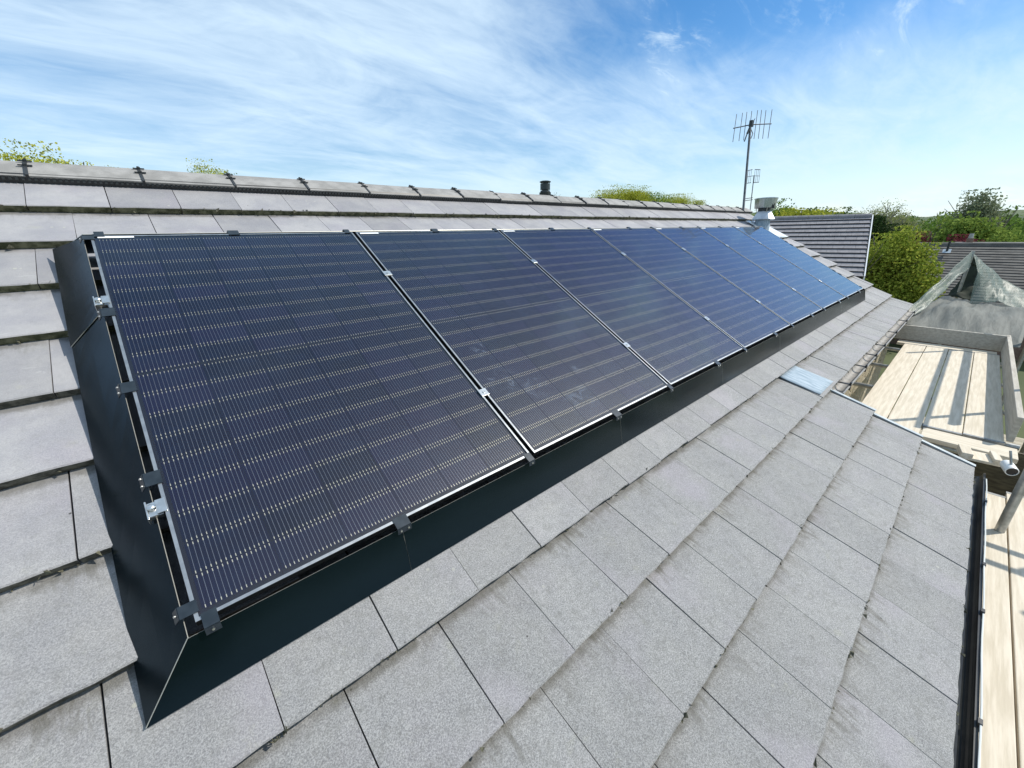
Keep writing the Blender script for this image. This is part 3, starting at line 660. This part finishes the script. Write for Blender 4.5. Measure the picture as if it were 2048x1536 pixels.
def tube(a, b, label, r=.02415, caps=True, grp='scaffold tubes'):
    a, b = Vector(a), Vector(b); o = empty('scaffold_tube', a, label, 'scaffold tube', grp)
    mb = MB(); d = (b-a).normalized(); u = d.orthogonal().normalized(); w = d.cross(u); seg = 18; V = []; L = b-a
    for rr, oo in ((r,Vector()), (r,L), (r-.0035,L), (r-.0035,Vector())): V += [oo+(u*math.cos(2*math.pi*i/seg)+w*math.sin(2*math.pi*i/seg))*rr for i in range(seg)]
    mb.add(V, [(k*seg+i, k*seg+(i+1)%seg, ((k+1)%4)*seg+(i+1)%seg, ((k+1)%4)*seg+i) for k in range(4) for i in range(seg)])
    autosmooth(mb.build('tube_wall', M_GALV, o, smooth=True)); return o
def coupler(c, label):
    o = empty('coupler', c, label, 'coupler', 'scaffold couplers'); mb = MB(); mb.box(-.04,.04,-.042,.042,-.028,.028); bevel(mb.build('body', M_GALV, o), .012)
    mb = MB(); mb.tube((.03,.05,0),(.06,.05,0),.011,6); mb.tube((-.055,-.035,.01),(-.03,-.035,.01),.011,6); mb.build('nut', M_STEEL, o)
pb = atz(1994, 1062, ZN)
tube((pb.x, pb.y, GZ), (pb.x+.015, pb.y-.012, -1.30), 'upright scaffold tube rising through the lower deck beside the gutter end', grp=None)
tube(dep(1845, 884, 3.52), dep(2085, 948, 3.30), 'dark scaffold tube under the near end of the upper deck', grp=None)
coupler((pb.x+.02, pb.y-.055, -1.40), 'scaffold coupler on the upright at the gutter end')
for i, x in enumerate((5.05, 5.95, 7.0, 8.1)): tube((x, -1.92, ZD-.066), (x, -3.17, ZD-.066), 'cross tube under the upper deck, %s from the near end' % nth[i])
# outer guard boards and uprights, which throw the bars of shadow on the boards
for lb, y, z in (('lower', -3.27, ZD+.84), ('upper', -3.27, ZD+1.17)):
    o = empty('guard_board', (5.75, y, z), 'long %s guard board beside the upper deck' % lb, 'guard board'); mb = MB(); mb.box(0, 3.5, -.02, .02, -.036, .036); mb.build('plank', M_WOOD, o)
for i, x in enumerate((6.1, 9.2)): tube((x, -3.33, GZ), (x, -3.33, .25), 'outer upright scaffold tube beside the upper deck, %s from the near end' % nth[i])
for lb, y, z in (('lower', -4.15, ZN+.50), ('upper', -4.15, ZN+.98)): tube((-2.5, y, z), (4.6, y, z), 'long %s guard rail tube beyond the lower deck' % lb, grp=None)
for i, x in enumerate((4.36, 4.78)): tube((x, -4.12, GZ), (x, -4.12, -.3), 'outer upright tube beyond the lower deck, %s from the near end' % nth[i])
tube((4.46, -3.60, ZN+1.0), (4.48, -4.3, ZN+1.0), 'cross tube over the lower deck at rail height', grp=None)
tube((4.52, -3.80, ZN+1.33), (4.54, -4.3, ZN+1.33), 'upper cross tube over the lower deck', grp=None)
# dark plywood wall under the step, offcuts, camera
o = empty('plywood_sheet', (4.95, -3.3, -2.4), 'dark weathered plywood sheet under the step between the decks', 'plywood')
mb = MB(); mb.box(-.009,.009,-.55,.48,-.4,.68); mb.build('sheet', mat('dark wet plywood', (.045,.035,.02), (.10,.085,.05), 5, .7, stretch=(1,2,9)), o)
q = dep(1932, 912, 2.95)
o = empty('timber_offcut', q, 'small pale notched timber offcut lodged below the upper deck', 'timber'); mb = MB(); mb.box(-.02,.14,-.17,.03,-.02,0); mb.box(-.02,.14,-.17,-.13,0,.03); mb.box(-.02,.14,-.03,.03,0,.03); bevel(mb.build('block', M_WOOD, o, None, (0,0,.15)), .003)
q = dep(2020, 938, 2.75); o = empty('security_camera', q, 'white cylinder camera with a black round face under the dark tube', 'camera')
ax = (Vector(CW)-q).normalized()+Vector((.15,-.35,-.45)); ax.normalize(); rt = ax.to_track_quat('Z','Y').to_euler()
M_WP = mat('white camera shell', (.78,.78,.76), None, rough=.35)
mb = MB(); mb.lathe([(.020,-.072),(.031,-.064),(.033,-.04),(.033,.030),(.031,.034),(.028,.034),(.028,.028)], 28); autosmooth(mb.build('shell', M_WP, o, None, rt, smooth=True))
mb = MB(); mb.lathe([(.0275,.020),(.0275,.0295)], 28); mb.build('face', mat('black camera face', (.008,.008,.009), None, rough=.15), o, None, rt)
mb = MB(); mb.tube((.0,.0,.02),(.02,.03,.12),.007,8); mb.build('arm', M_GALV, o)
# ------------------------------------------------------------------ plastic sheeting beyond the deck
M_POLY = None
def poly_mat(name, col, alpha, rough=.25):
    m, t, b = new_mat(name); v = coords(t, rand=False); nz = noise(t, vmap(t, v, (2,9,3), (0,0,0), (.3,.2,.5)), 1.6, 6, .6, .6)
    t.links.new(mixc(t, ramp(t, nz, .3, .7), col, tuple(min(1, c*1.35) for c in col)), b.inputs['Base Color']); b.inputs['Roughness'].default_value = rough; b.inputs['Specular IOR Level'].default_value = .18
    t.links.new(mth(t, 'ADD', mth(t, 'MULTIPLY', nz, .25), alpha-.12), b.inputs['Alpha']); bump(t, b, nz, .012); return m
M_POLY = poly_mat('clear polythene sheeting', (.18,.215,.185), .58, .40); M_POLY2 = poly_mat('thin clear polythene', (.16,.20,.165), .40, .40); M_FLAT = poly_mat('grey sheeting', (.125,.13,.118), 1.2, .7)
def drape(name, rows_, mt, label, cat, amp=.02, sub=10, seed=1):
    rr = random.Random(seed); G = []
    def poly(line, s):
        n = len(line)-1; k = min(int(s*n), n-1); return line[k].lerp(line[k+1], s*n-k)
    nu, nv = sub*3, sub*2; c = rows_[0][0].copy()
    ph = [rr.uniform(0,6) for _ in range(6)]
    for j in range(nv+1):
        s = j/nv*(len(rows_)-1); k = min(int(s), len(rows_)-2); f = s-k
        for i in range(nu+1):
            u = i/nu; p_ = poly(rows_[k], u).lerp(poly(rows_[k+1], u), f)
            w = amp*(math.sin(u*9+j*.25+ph[0])+.7*math.sin(u*21-j*.3+ph[1])+.6*math.sin(j*.55+u*4+ph[2])+.4*math.sin(u*47+j*.5+ph[3]))
            G.append(p_-c+Vector((w*.35, w*.3, w)))
    mb = MB(); mb.add(G, [(j*(nu+1)+i, j*(nu+1)+i+1, (j+1)*(nu+1)+i+1, (j+1)*(nu+1)+i) for j in range(nv) for i in range(nu)])
    o = mb.build(name, mt, None, c, smooth=True); o.modifiers.new('t','SOLIDIFY').thickness = .002; return tag(o, label, cat)
L = lambda *a: [atx(*q) for q in a]
drape('plastic_sheet', [L((1945,503,11.2),(1892,548,10.6),(1838,598,9.95),(1786,646,9.25)), L((1940,535,11.0),(1893,578,10.4),(1848,618,9.8),(1796,655,9.05))], M_POLY, 'light polythene sheet sloping up from the eave to a peak', 'sheeting', .012, 10, 3)
drape('plastic_sheet', [L((1947,504,11.2),(1975,532,11.3),(2004,558,11.4),(2075,594,11.4)), L((1955,545,10.9),(1985,568,11.0),(2010,588,11.0),(2075,618,11.0)), L((1938,606,10.6),(1985,604,10.6),(2012,610,10.6),(2075,640,10.6))], M_POLY2, 'crumpled clear sheet hanging right of the peak over the far roof', 'sheeting', .013, 12, 5)
drape('plastic_sheet', [L((1798,652,9.0),(1860,664,8.98),(1950,678,8.98),(2040,694,9.0)), L((1836,618,9.9),(1890,616,10.0),(1960,622,10.0),(2060,640,10.0)), L((1884,592,10.7),(1925,600,10.7),(1975,606,10.7),(2080,622,10.7))], M_FLAT, 'grey sheeting lying flat beyond the toe board', 'sheeting', .018, 10, 8)
drape('shade_sheet', [L((1946,512,11.5),(1940,530,11.5),(1920,560,11.4),(1890,592,11.2)), L((1952,516,11.5),(1960,540,11.5),(1960,570,11.4),(1940,604,11.0))], mat('dark green tarpaulin', (.010,.016,.008), (.02,.03,.014), 8, .8), 'dark green sheet added for the shade under the sheeting peak', 'shade_sheet', .02, 8, 9)  # dark sheet added to stand for the shaded opening under the peak
pk = atx(1946, 505, 11.25); tube((pk.x, pk.y, GZ), (pk.x, pk.y, pk.z+.02), 'upright scaffold tube holding up the sheeting peak', grp=None)
# ------------------------------------------------------------------ neighbouring houses
M_NT = mat('purple grey interlocking tile', (.185,.178,.192), (.25,.242,.255), 6, .8, bumpd=.001)
M_NTD = mat('course shadow dark', (.02,.02,.022))  # near-black lips and deck put the course shadow lines into the colour
M_BRICK = mat('brown brick', (.16,.10,.075), (.25,.17,.13), 7, .9); M_BARGE = mat('white bargeboard', (.80,.80,.80))
def local_house(name, A, er, eu, pitch, label):
    M_ = Matrix(((er.x, eu.x, 0, A.x), (er.y, eu.y, 0, A.y), (0,0,1,A.z), (0,0,0,1))); o = put(name, None); o.matrix_world = M_; o.empty_display_size = .2; tag(o, label, 'house', 'neighbouring houses'); return o
NA = atx(1743, 431, 19.4)
eu = Vector((.975,.222,0)); er = Vector((-.222,.975,0))
# local: +x along ridge (left in view), +y uphill, origin at right end of ridge
nh = local_house('neighbour_house', NA, er, eu, 0, 'neighbouring house with purple grey tiles and white bargeboard')
pN = R_(35); NC = 14; gN = .226; LN = 6.2
mb = MB(); sl_ = NC*gN; yb_, zb_ = -sl_*math.cos(pN), -sl_*math.sin(pN)
mb.add([(0,0,-.06),(LN,0,-.06),(LN,yb_,zb_-.06),(0,yb_,zb_-.06),(LN,-yb_,zb_-.06),(0,-yb_,zb_-.06)], [(0,1,2,3),(1,0,5,4)]); nroof = mb.build('roof', M_NTD, nh)
m_ = MB(); m_.box(0,.296,0,gN+.04,-.055,0); NTM = bpy.data.meshes.new('tile'); NTM.from_pydata(m_.v, [], m_.f, ); NTM.materials.append(M_NT); NTM.materials.append(M_NTD)
NTM.polygons.foreach_set('material_index', [0,0,1,0,0,0])
NTH = NTM.copy(); NTH.transform(Matrix.Scale(.493, 4, (1,0,0)))
for r in range(NC):
    d = (r+1)*gN
    for c in range(20):
        x = c*.30+(.0 if r % 2 else -.15)
        me = NTM
        if x < -.01: x, me = 0.0, NTH
        put('tile', me, nroof, (x, -d*math.cos(pN), -d*math.sin(pN)+.022), (pN-.17, 0, 0))
for c in range(14):
    mb = MB(); mb.tube((c*.45+.004,0,-.03),(c*.45+.446,0,-.03),.095,10); mb.build('ridge_tile', M_NT, nh)
for s in (1, -1):
    mb = MB(); mb.prism([Vector((-.05,0,.03)),Vector((-.02,0,.03)),Vector((-.02,0,-.16)),Vector((-.05,0,-.16))], [Vector((-.05,s*yb_,zb_+.03)),Vector((-.02,s*yb_,zb_+.03)),Vector((-.02,s*yb_,zb_-.16)),Vector((-.05,s*yb_,zb_-.16))]); mb.build('bargeboard', M_BARGE, nh)
gz = GZ-NA.z
mb = MB(); mb.prism([Vector((.02,0,-.14)),Vector((.02,yb_+.22,zb_-.0)),Vector((.02,yb_+.22,gz)),Vector((.02,-yb_-.22,gz)),Vector((.02,-yb_-.22,zb_-.0))],[Vector((LN,0,-.14)),Vector((LN,yb_+.22,zb_-.0)),Vector((LN,yb_+.22,gz)),Vector((LN,-yb_-.22,gz)),Vector((LN,-yb_-.22,zb_-.0))]); mb.build('wall', M_BRICK, nh)
mb = MB(); mb.box(0,LN,yb_-.10,yb_-.0,zb_-.16,zb_-.06); mb.build('gutter', mat('brown gutter', (.05,.03,.025)), nh)
# lower, farther roof with many courses
M_FT = mat('brown grey old tile', (.085,.080,.074), (.14,.132,.12), 2.2, .9, bumpd=.002)
FA = atx(1858, 488, 29.5); FA.y += .35
fh = local_house('neighbour_house', FA, Vector((.0,-1,0)), Vector((1,0,0)), 0, 'lower brown tiled house beyond the bush and sheeting')
pF = R_(30); NCF = 24; gF = .20; LF = 9.0
mb = MB(); yb_, zb_ = -NCF*gF*math.cos(pF), -NCF*gF*math.sin(pF)
mb.add([(0,0,-.08),(LF,0,-.08),(LF,yb_,zb_-.08),(0,yb_,zb_-.08),(LF,-yb_,zb_-.08),(0,-yb_,zb_-.08)], [(3,2,1,0),(4,5,0,1)]); froof = mb.build('roof', M_NTD, fh)
m_ = MB(); m_.box(0,LF,0,gF+.04,-.04,0); FTM = bpy.data.meshes.new('tile_course'); FTM.from_pydata(m_.v, [], m_.f); FTM.materials.append(M_FT); FTM.materials.append(M_NTD); FTM.polygons.foreach_set('material_index', [0,0,1,0,0,0])
for r in range(NCF): d = (r+1)*gF; put('tile_course', FTM, froof, (random.uniform(0,.03), -d*math.cos(pF), -d*math.sin(pF)+.02), (pF-.12, 0, random.gauss(0,.0015)))
mb = MB(); mb.tube((0,0,-.03),(LF,0,-.03),.11,10); mb.build('ridge', M_FT, fh)
gz = GZ-FA.z
mb = MB(); mb.prism([Vector((.15,0,-.2)),Vector((.15,yb_+.3,zb_)),Vector((.15,yb_+.3,gz)),Vector((.15,-yb_-.3,gz)),Vector((.15,-yb_-.3,zb_))],[Vector((LF-.1,0,-.2)),Vector((LF-.1,yb_+.3,zb_)),Vector((LF-.1,yb_+.3,gz)),Vector((LF-.1,-yb_-.3,gz)),Vector((LF-.1,-yb_-.3,zb_))]); mb.build('wall', M_BRICK, fh)
q = atx(1894, 501, 28.7); o = empty('soil_pipe', q-Vector((0,0,.1)), 'black vent pipe with pale flashing on the lower brown roof', 'pipe'); mb = MB(); mb.tube((0,0,0),(0,0,.50),.045,10); mb.build('pipe', M_BLACKP, o); mb = MB(); mb.add([(-.14,-.14,.0),(-.14,.14,.0),(.14,.14,.16),(.14,-.14,.16)], [(0,1,2,3)]); mb.build('flashing', M_LEAD, o)
# third roof and chimney farther away
TA = atx(1965, 484, 44); th_ = local_house('neighbour_house', TA+Vector((0,1.3,0)), Vector((0,-1,0)), Vector((1,0,0)), 0, 'distant hipped grey roof above the lower brown roof')
mb = MB(); mb.add([(0,0,0),(4.6,0,0),(6.6,-3,-1.6),(-2.2,-3,-1.6),(6.6,3,-1.6),(-2.2,3,-1.6)], [(0,3,2,1),(0,1,4,5),(0,5,3),(1,2,4)]); mb.build('roof', mat('pale grey far roof', (.24,.235,.22), (.30,.29,.27), 2, .9), th_)
mb = MB(); mb.box(-1.9,6.3,-2.7,2.7,GZ-TA.z,-1.6); mb.build('wall', M_BRICK, th_)
mb = MB(); mb.box(.5,.85,-.2,.2,-1,.25); mb.build('chimney', M_BRICK, th_); mb = MB(); mb.lathe([(.13,.25),(.11,.55)], 12, c=(.67,0,0)); mb.build('chimney_pot', M_FASCIA, th_)
# ------------------------------------------------------------------ trees
M_BARK = mat('bark', (.10,.085,.065), (.17,.15,.12), 12, .95); M_BARKP = mat('pale bark', (.26,.25,.20), (.36,.34,.28), 12, .95)
LY = leaf_mat('yellow green spring leaves', (.25,.29,.035), (.48,.48,.075)); LG = leaf_mat('fresh green leaves', (.08,.16,.03), (.20,.29,.06))
LD = leaf_mat('dark evergreen leaves', (.018,.038,.014), (.045,.075,.025)); LR = leaf_mat('copper red leaves', (.10,.028,.035), (.22,.06,.07)); LP = leaf_mat('pale sparse leaves', (.20,.24,.08), (.34,.36,.15)); LM_ = leaf_mat('mid green leaves', (.05,.095,.022), (.12,.18,.04))
def leaves(pts, size, nrm_up=.3):
    n = len(pts); d = rng.normal(size=(n,3)); d[:,2] += nrm_up; d /= np.linalg.norm(d, axis=1)[:,None]
    a = np.cross(d, rng.normal(size=(n,3))); a /= np.linalg.norm(a, axis=1)[:,None]; b = np.cross(d, a)
    s = size*rng.uniform(.6,1.4,(n,1)); V = np.stack([pts-a*s, pts+b*s*.55, pts+a*s, pts-b*s*.55], 1).reshape(-1,3)
    me = bpy.data.meshes.new('crown'); me.vertices.add(4*n); me.vertices.foreach_set('co', V.ravel()); me.loops.add(4*n); me.loops.foreach_set('vertex_index', np.arange(4*n)); me.polygons.add(n)
    me.polygons.foreach_set('loop_start', np.arange(0,4*n,4)); me.polygons.foreach_set('loop_total', np.full(n,4)); me.update(calc_edges=True); return me
def crown_pts(c, rx, ry, rz_, n, clumps, shell=.55, tight=.22, cone=0):
    u = rng.normal(size=(clumps,3)); u /= np.linalg.norm(u, axis=1)[:,None]; u *= rng.uniform(shell,1.0,(clumps,1))
    if cone: u[:,:2] *= (1-cone*(u[:,2:3]+1)/2)
    w = rng.integers(0, clumps, n); q = u[w]+np.clip(rng.normal(size=(n,3)),-1.5,1.5)*tight*rng.uniform(.5,1.2,(clumps,1))[w]
    return np.array(c)+q*np.array([rx,ry,rz_])
LEAF_K = .55
def tree(name, top, width, hgt, X, mt, label, cat='tree', n=5000, size=.10, clumps=60, tight=.2, cone=0, group=None, bare=0, ground=None, deepen=1.0, shell=.55):
    """top = pixel of the crown's top, width and hgt in metres"""
    q = atx(top[0], top[1], X) if not isinstance(top, Vector) else top
    g = GZ if ground is None else ground; base = Vector((q.x, q.y, g)); o = empty(name, base, label, cat, group)
    cz = q.z-hgt/2-g
    mb = MB(); mb.tube((0,0,0),(0,0,max(cz-hgt*.2,.3)), max(.05,width*.035), 8, 0, max(.03,width*.02))
    rr = random.Random(int(top[0]*7) if not isinstance(top, Vector) else int(q.y*13))
    tips = []
    def limb(p0, d, L_, r, lev):
        p1 = p0+d*L_; tips.append((p1, lev)); mb.tube(p0, p1, r, 5 if lev else 6, 0, r*.6)
        if lev < 3 and (bare or lev < 2):
            for _ in range(3 if not bare else 4):
                dd = (d+Vector((rr.uniform(-.7,.7), rr.uniform(-.7,.7), rr.uniform(-.1,.5)))).normalized(); limb(p0.lerp(p1, rr.uniform(.5,1)), dd, L_*rr.uniform(.5,.75), r*(.55 if not bare else .68), lev+1)
    for _ in range(6 if not bare else 9):
        limb(Vector((0,0,max(cz-hgt*.28,.2))), Vector((rr.uniform(-.6,.6), rr.uniform(-.6,.6), 1)).normalized(), hgt*(.36 if not bare else .30), max(.02,width*(.016 if not bare else .011)), 0)
    if bare:
        tp = np.array([tuple(q_) for q_, l_ in tips if l_ >= 2]); pts = tp[rng.integers(0, len(tp), int(n*1.2))]+np.clip(rng.normal(size=(int(n*1.2),3)),-1.6,1.6)*width*.035
        me = leaves(pts, size*LEAF_K); me.materials.append(mt); put('crown', me, o)
    else:
        pts = crown_pts((0,0,cz), width/2*deepen*.86, width/2*.86, hgt/2*.86, int(n*(2.2 if not bare else 1.5)), clumps, shell, tight, cone); me = leaves(pts, size*LEAF_K); me.materials.append(mt); put('crown', me, o)
    mb.build('trunk', M_BARKP if bare else M_BARK, o); return o
LBU = leaf_mat('bush leaves', (.15,.22,.03), (.42,.45,.08))
tree('bush', (1797,428), 4.1, 6.4, 24.5, LBU, 'large round yellow green bush beside the purple roof', 'bush', 30000, .105, 190, .17, shell=.35)
tree('bare_tree', (1772,380), 5.0, 6.4, 36, LP, 'thinly leaved pale tree rising behind the yellow green bush', n=7000, size=.08, clumps=70, tight=.25, bare=1)
tree('ivy_tree', (1766,424), 2.6, 4.2, 31, LD, 'dark ivy clad tree just right of the white bargeboard', n=6000, size=.12, clumps=50)
LF = leaf_mat('bright fresh leaves', (.13,.20,.04), (.28,.36,.08)); LB = leaf_mat('pale birch leaves', (.17,.20,.12), (.29,.32,.20))
tree('birch_tree', (1966,376), 6.6, 10.5, 62, LB, 'tall pale conical birch standing above the far wood', n=12000, size=.20, clumps=90, tight=.19, cone=.4)
tree('birch_tree', (1963,424), 9.5, 8.0, 58, LF, 'broad fresh green tree in front of the tall birch', n=14000, size=.26, clumps=80, tight=.18, cone=.25)
tree('copper_shrub', (1868,462), 5.2, 3.2, 47, LR, 'dark copper red shrub left of the other one behind the brown roof', 'shrub', 4500, .16, 40, deepen=.7)
tree('copper_shrub', (1915,474), 5.6, 3.0, 45, LR, 'brighter copper red shrub in front of the broad green tree', 'shrub', 4500, .16, 40, deepen=.7)
tree('green_shrub', (1872,479), 2.6, 2.2, 40, LG, 'small green shrub in front of the copper red shrubs', 'shrub', 2500, .12, 30)
for i, (x, y, w, h, X, mt, lb) in enumerate(((1540,404,7,6,46,LG,'green tree showing behind the metal flue cowl'),(1590,406,9,7,52,LM_,'bushy mid green tree right of the metal flue cowl'),(1640,409,9,7,54,LM_,'round brownish green tree above the purple ridge'),(1612,412,6,5,40,LY,'low yellow green tree touching the purple ridge'))):
    tree('garden_tree', (x,y), w, h, X, mt, lb, n=6500, size=.19, clumps=60, group='trees behind the purple roof')
tree('bare_tree', (1688,412), 5, 5.5, 56, LP, 'small bare tree above the right half of the purple ridge', n=3000, size=.10, clumps=40, bare=1)
# trees showing over the ridge on the far side of the house
def over(px, py, Y): return aty(px, py, Y)
for (x, y, Y, w, h, mt, lb, n, sz, bare) in ((8,280,21,6.5,7,LP,'sparse feathery tree top over the ridge at the far left',9000,.06,1),(100,285,23,6.2,6.5,LY,'yellow green tree top over the ridge at the left',30000,.085,0),(425,322,26,3.6,4.5,LY,'tip of a yellow green tree over the ridge by the third union',9000,.075,0),
        (370,331,27,6,5,LP,'faint bare twigs over the ridge left of the yellow tip',500,.10,1),(545,341,27,6,5,LP,'faint bare twigs over the ridge by the fourth union',500,.10,1),(1245,373,34,11,7,LY,'rounded yellow green tree over the ridge right of the black flue',22000,.14,0),(1345,386,38,13,7,LY,'long low yellow green tree over the ridge near the tall aerial',22000,.14,0),
        (1300,383,36,9,6,LG,'greener tree between the two yellow ones over the ridge',6000,.19,0),(1105,374,34,4,5,LP,'bare twigs behind the black flue terminal',400,.10,1)):
    tree('garden_tree' if not bare else 'bare_tree', over(x,y,Y), w, h, 0, mt, lb, n=n, size=sz, clumps=60, bare=bare)
# far wood: one mass of crowns along the horizon
P_ = []
for i in range(70):
    px = 1720+i*6.5; X = 100+random.uniform(-10,45); q = atx(px, 447, X); r = random.uniform(3.4,5.0)
    P_.append(crown_pts((q.x, q.y, -4.3+random.uniform(-.5,1.2)+(X-100)*.03), r, r, r*random.uniform(.8,1.15), 900, 28, .6, .18))
me = leaves(np.concatenate(P_), .26); me.materials.append(LM_); me.materials.append(LG)
me.polygons.foreach_set('material_index', np.repeat((rng.random(70) < .65).astype(int), 900)); o = put('woodland', me); tag(o, 'band of green woodland along the horizon at the right', 'wood', kind='stuff')
mb = MB(); V = []; nx = 60
for j, (d, hh) in enumerate(((500,-6),(620,14),(800,22),(1100,-6))):
    for i in range(nx+1):
        a = R_(-40+i*2.6); h = hh*(.75+.25*math.sin(i*.55+j)+.12*math.sin(i*1.7)) if hh > 0 else hh; V.append((d*math.cos(a), d*math.sin(a), h))
mb.add(V, [(j*(nx+1)+i, j*(nx+1)+i+1, (j+1)*(nx+1)+i+1, (j+1)*(nx+1)+i) for j in range(3) for i in range(nx)])
o = mb.build('hills', mat('wooded hillside', (.05,.08,.03), (.09,.12,.05), .03, 1.0, detail=8, rand=False), smooth=True); o['kind'] = 'structure'
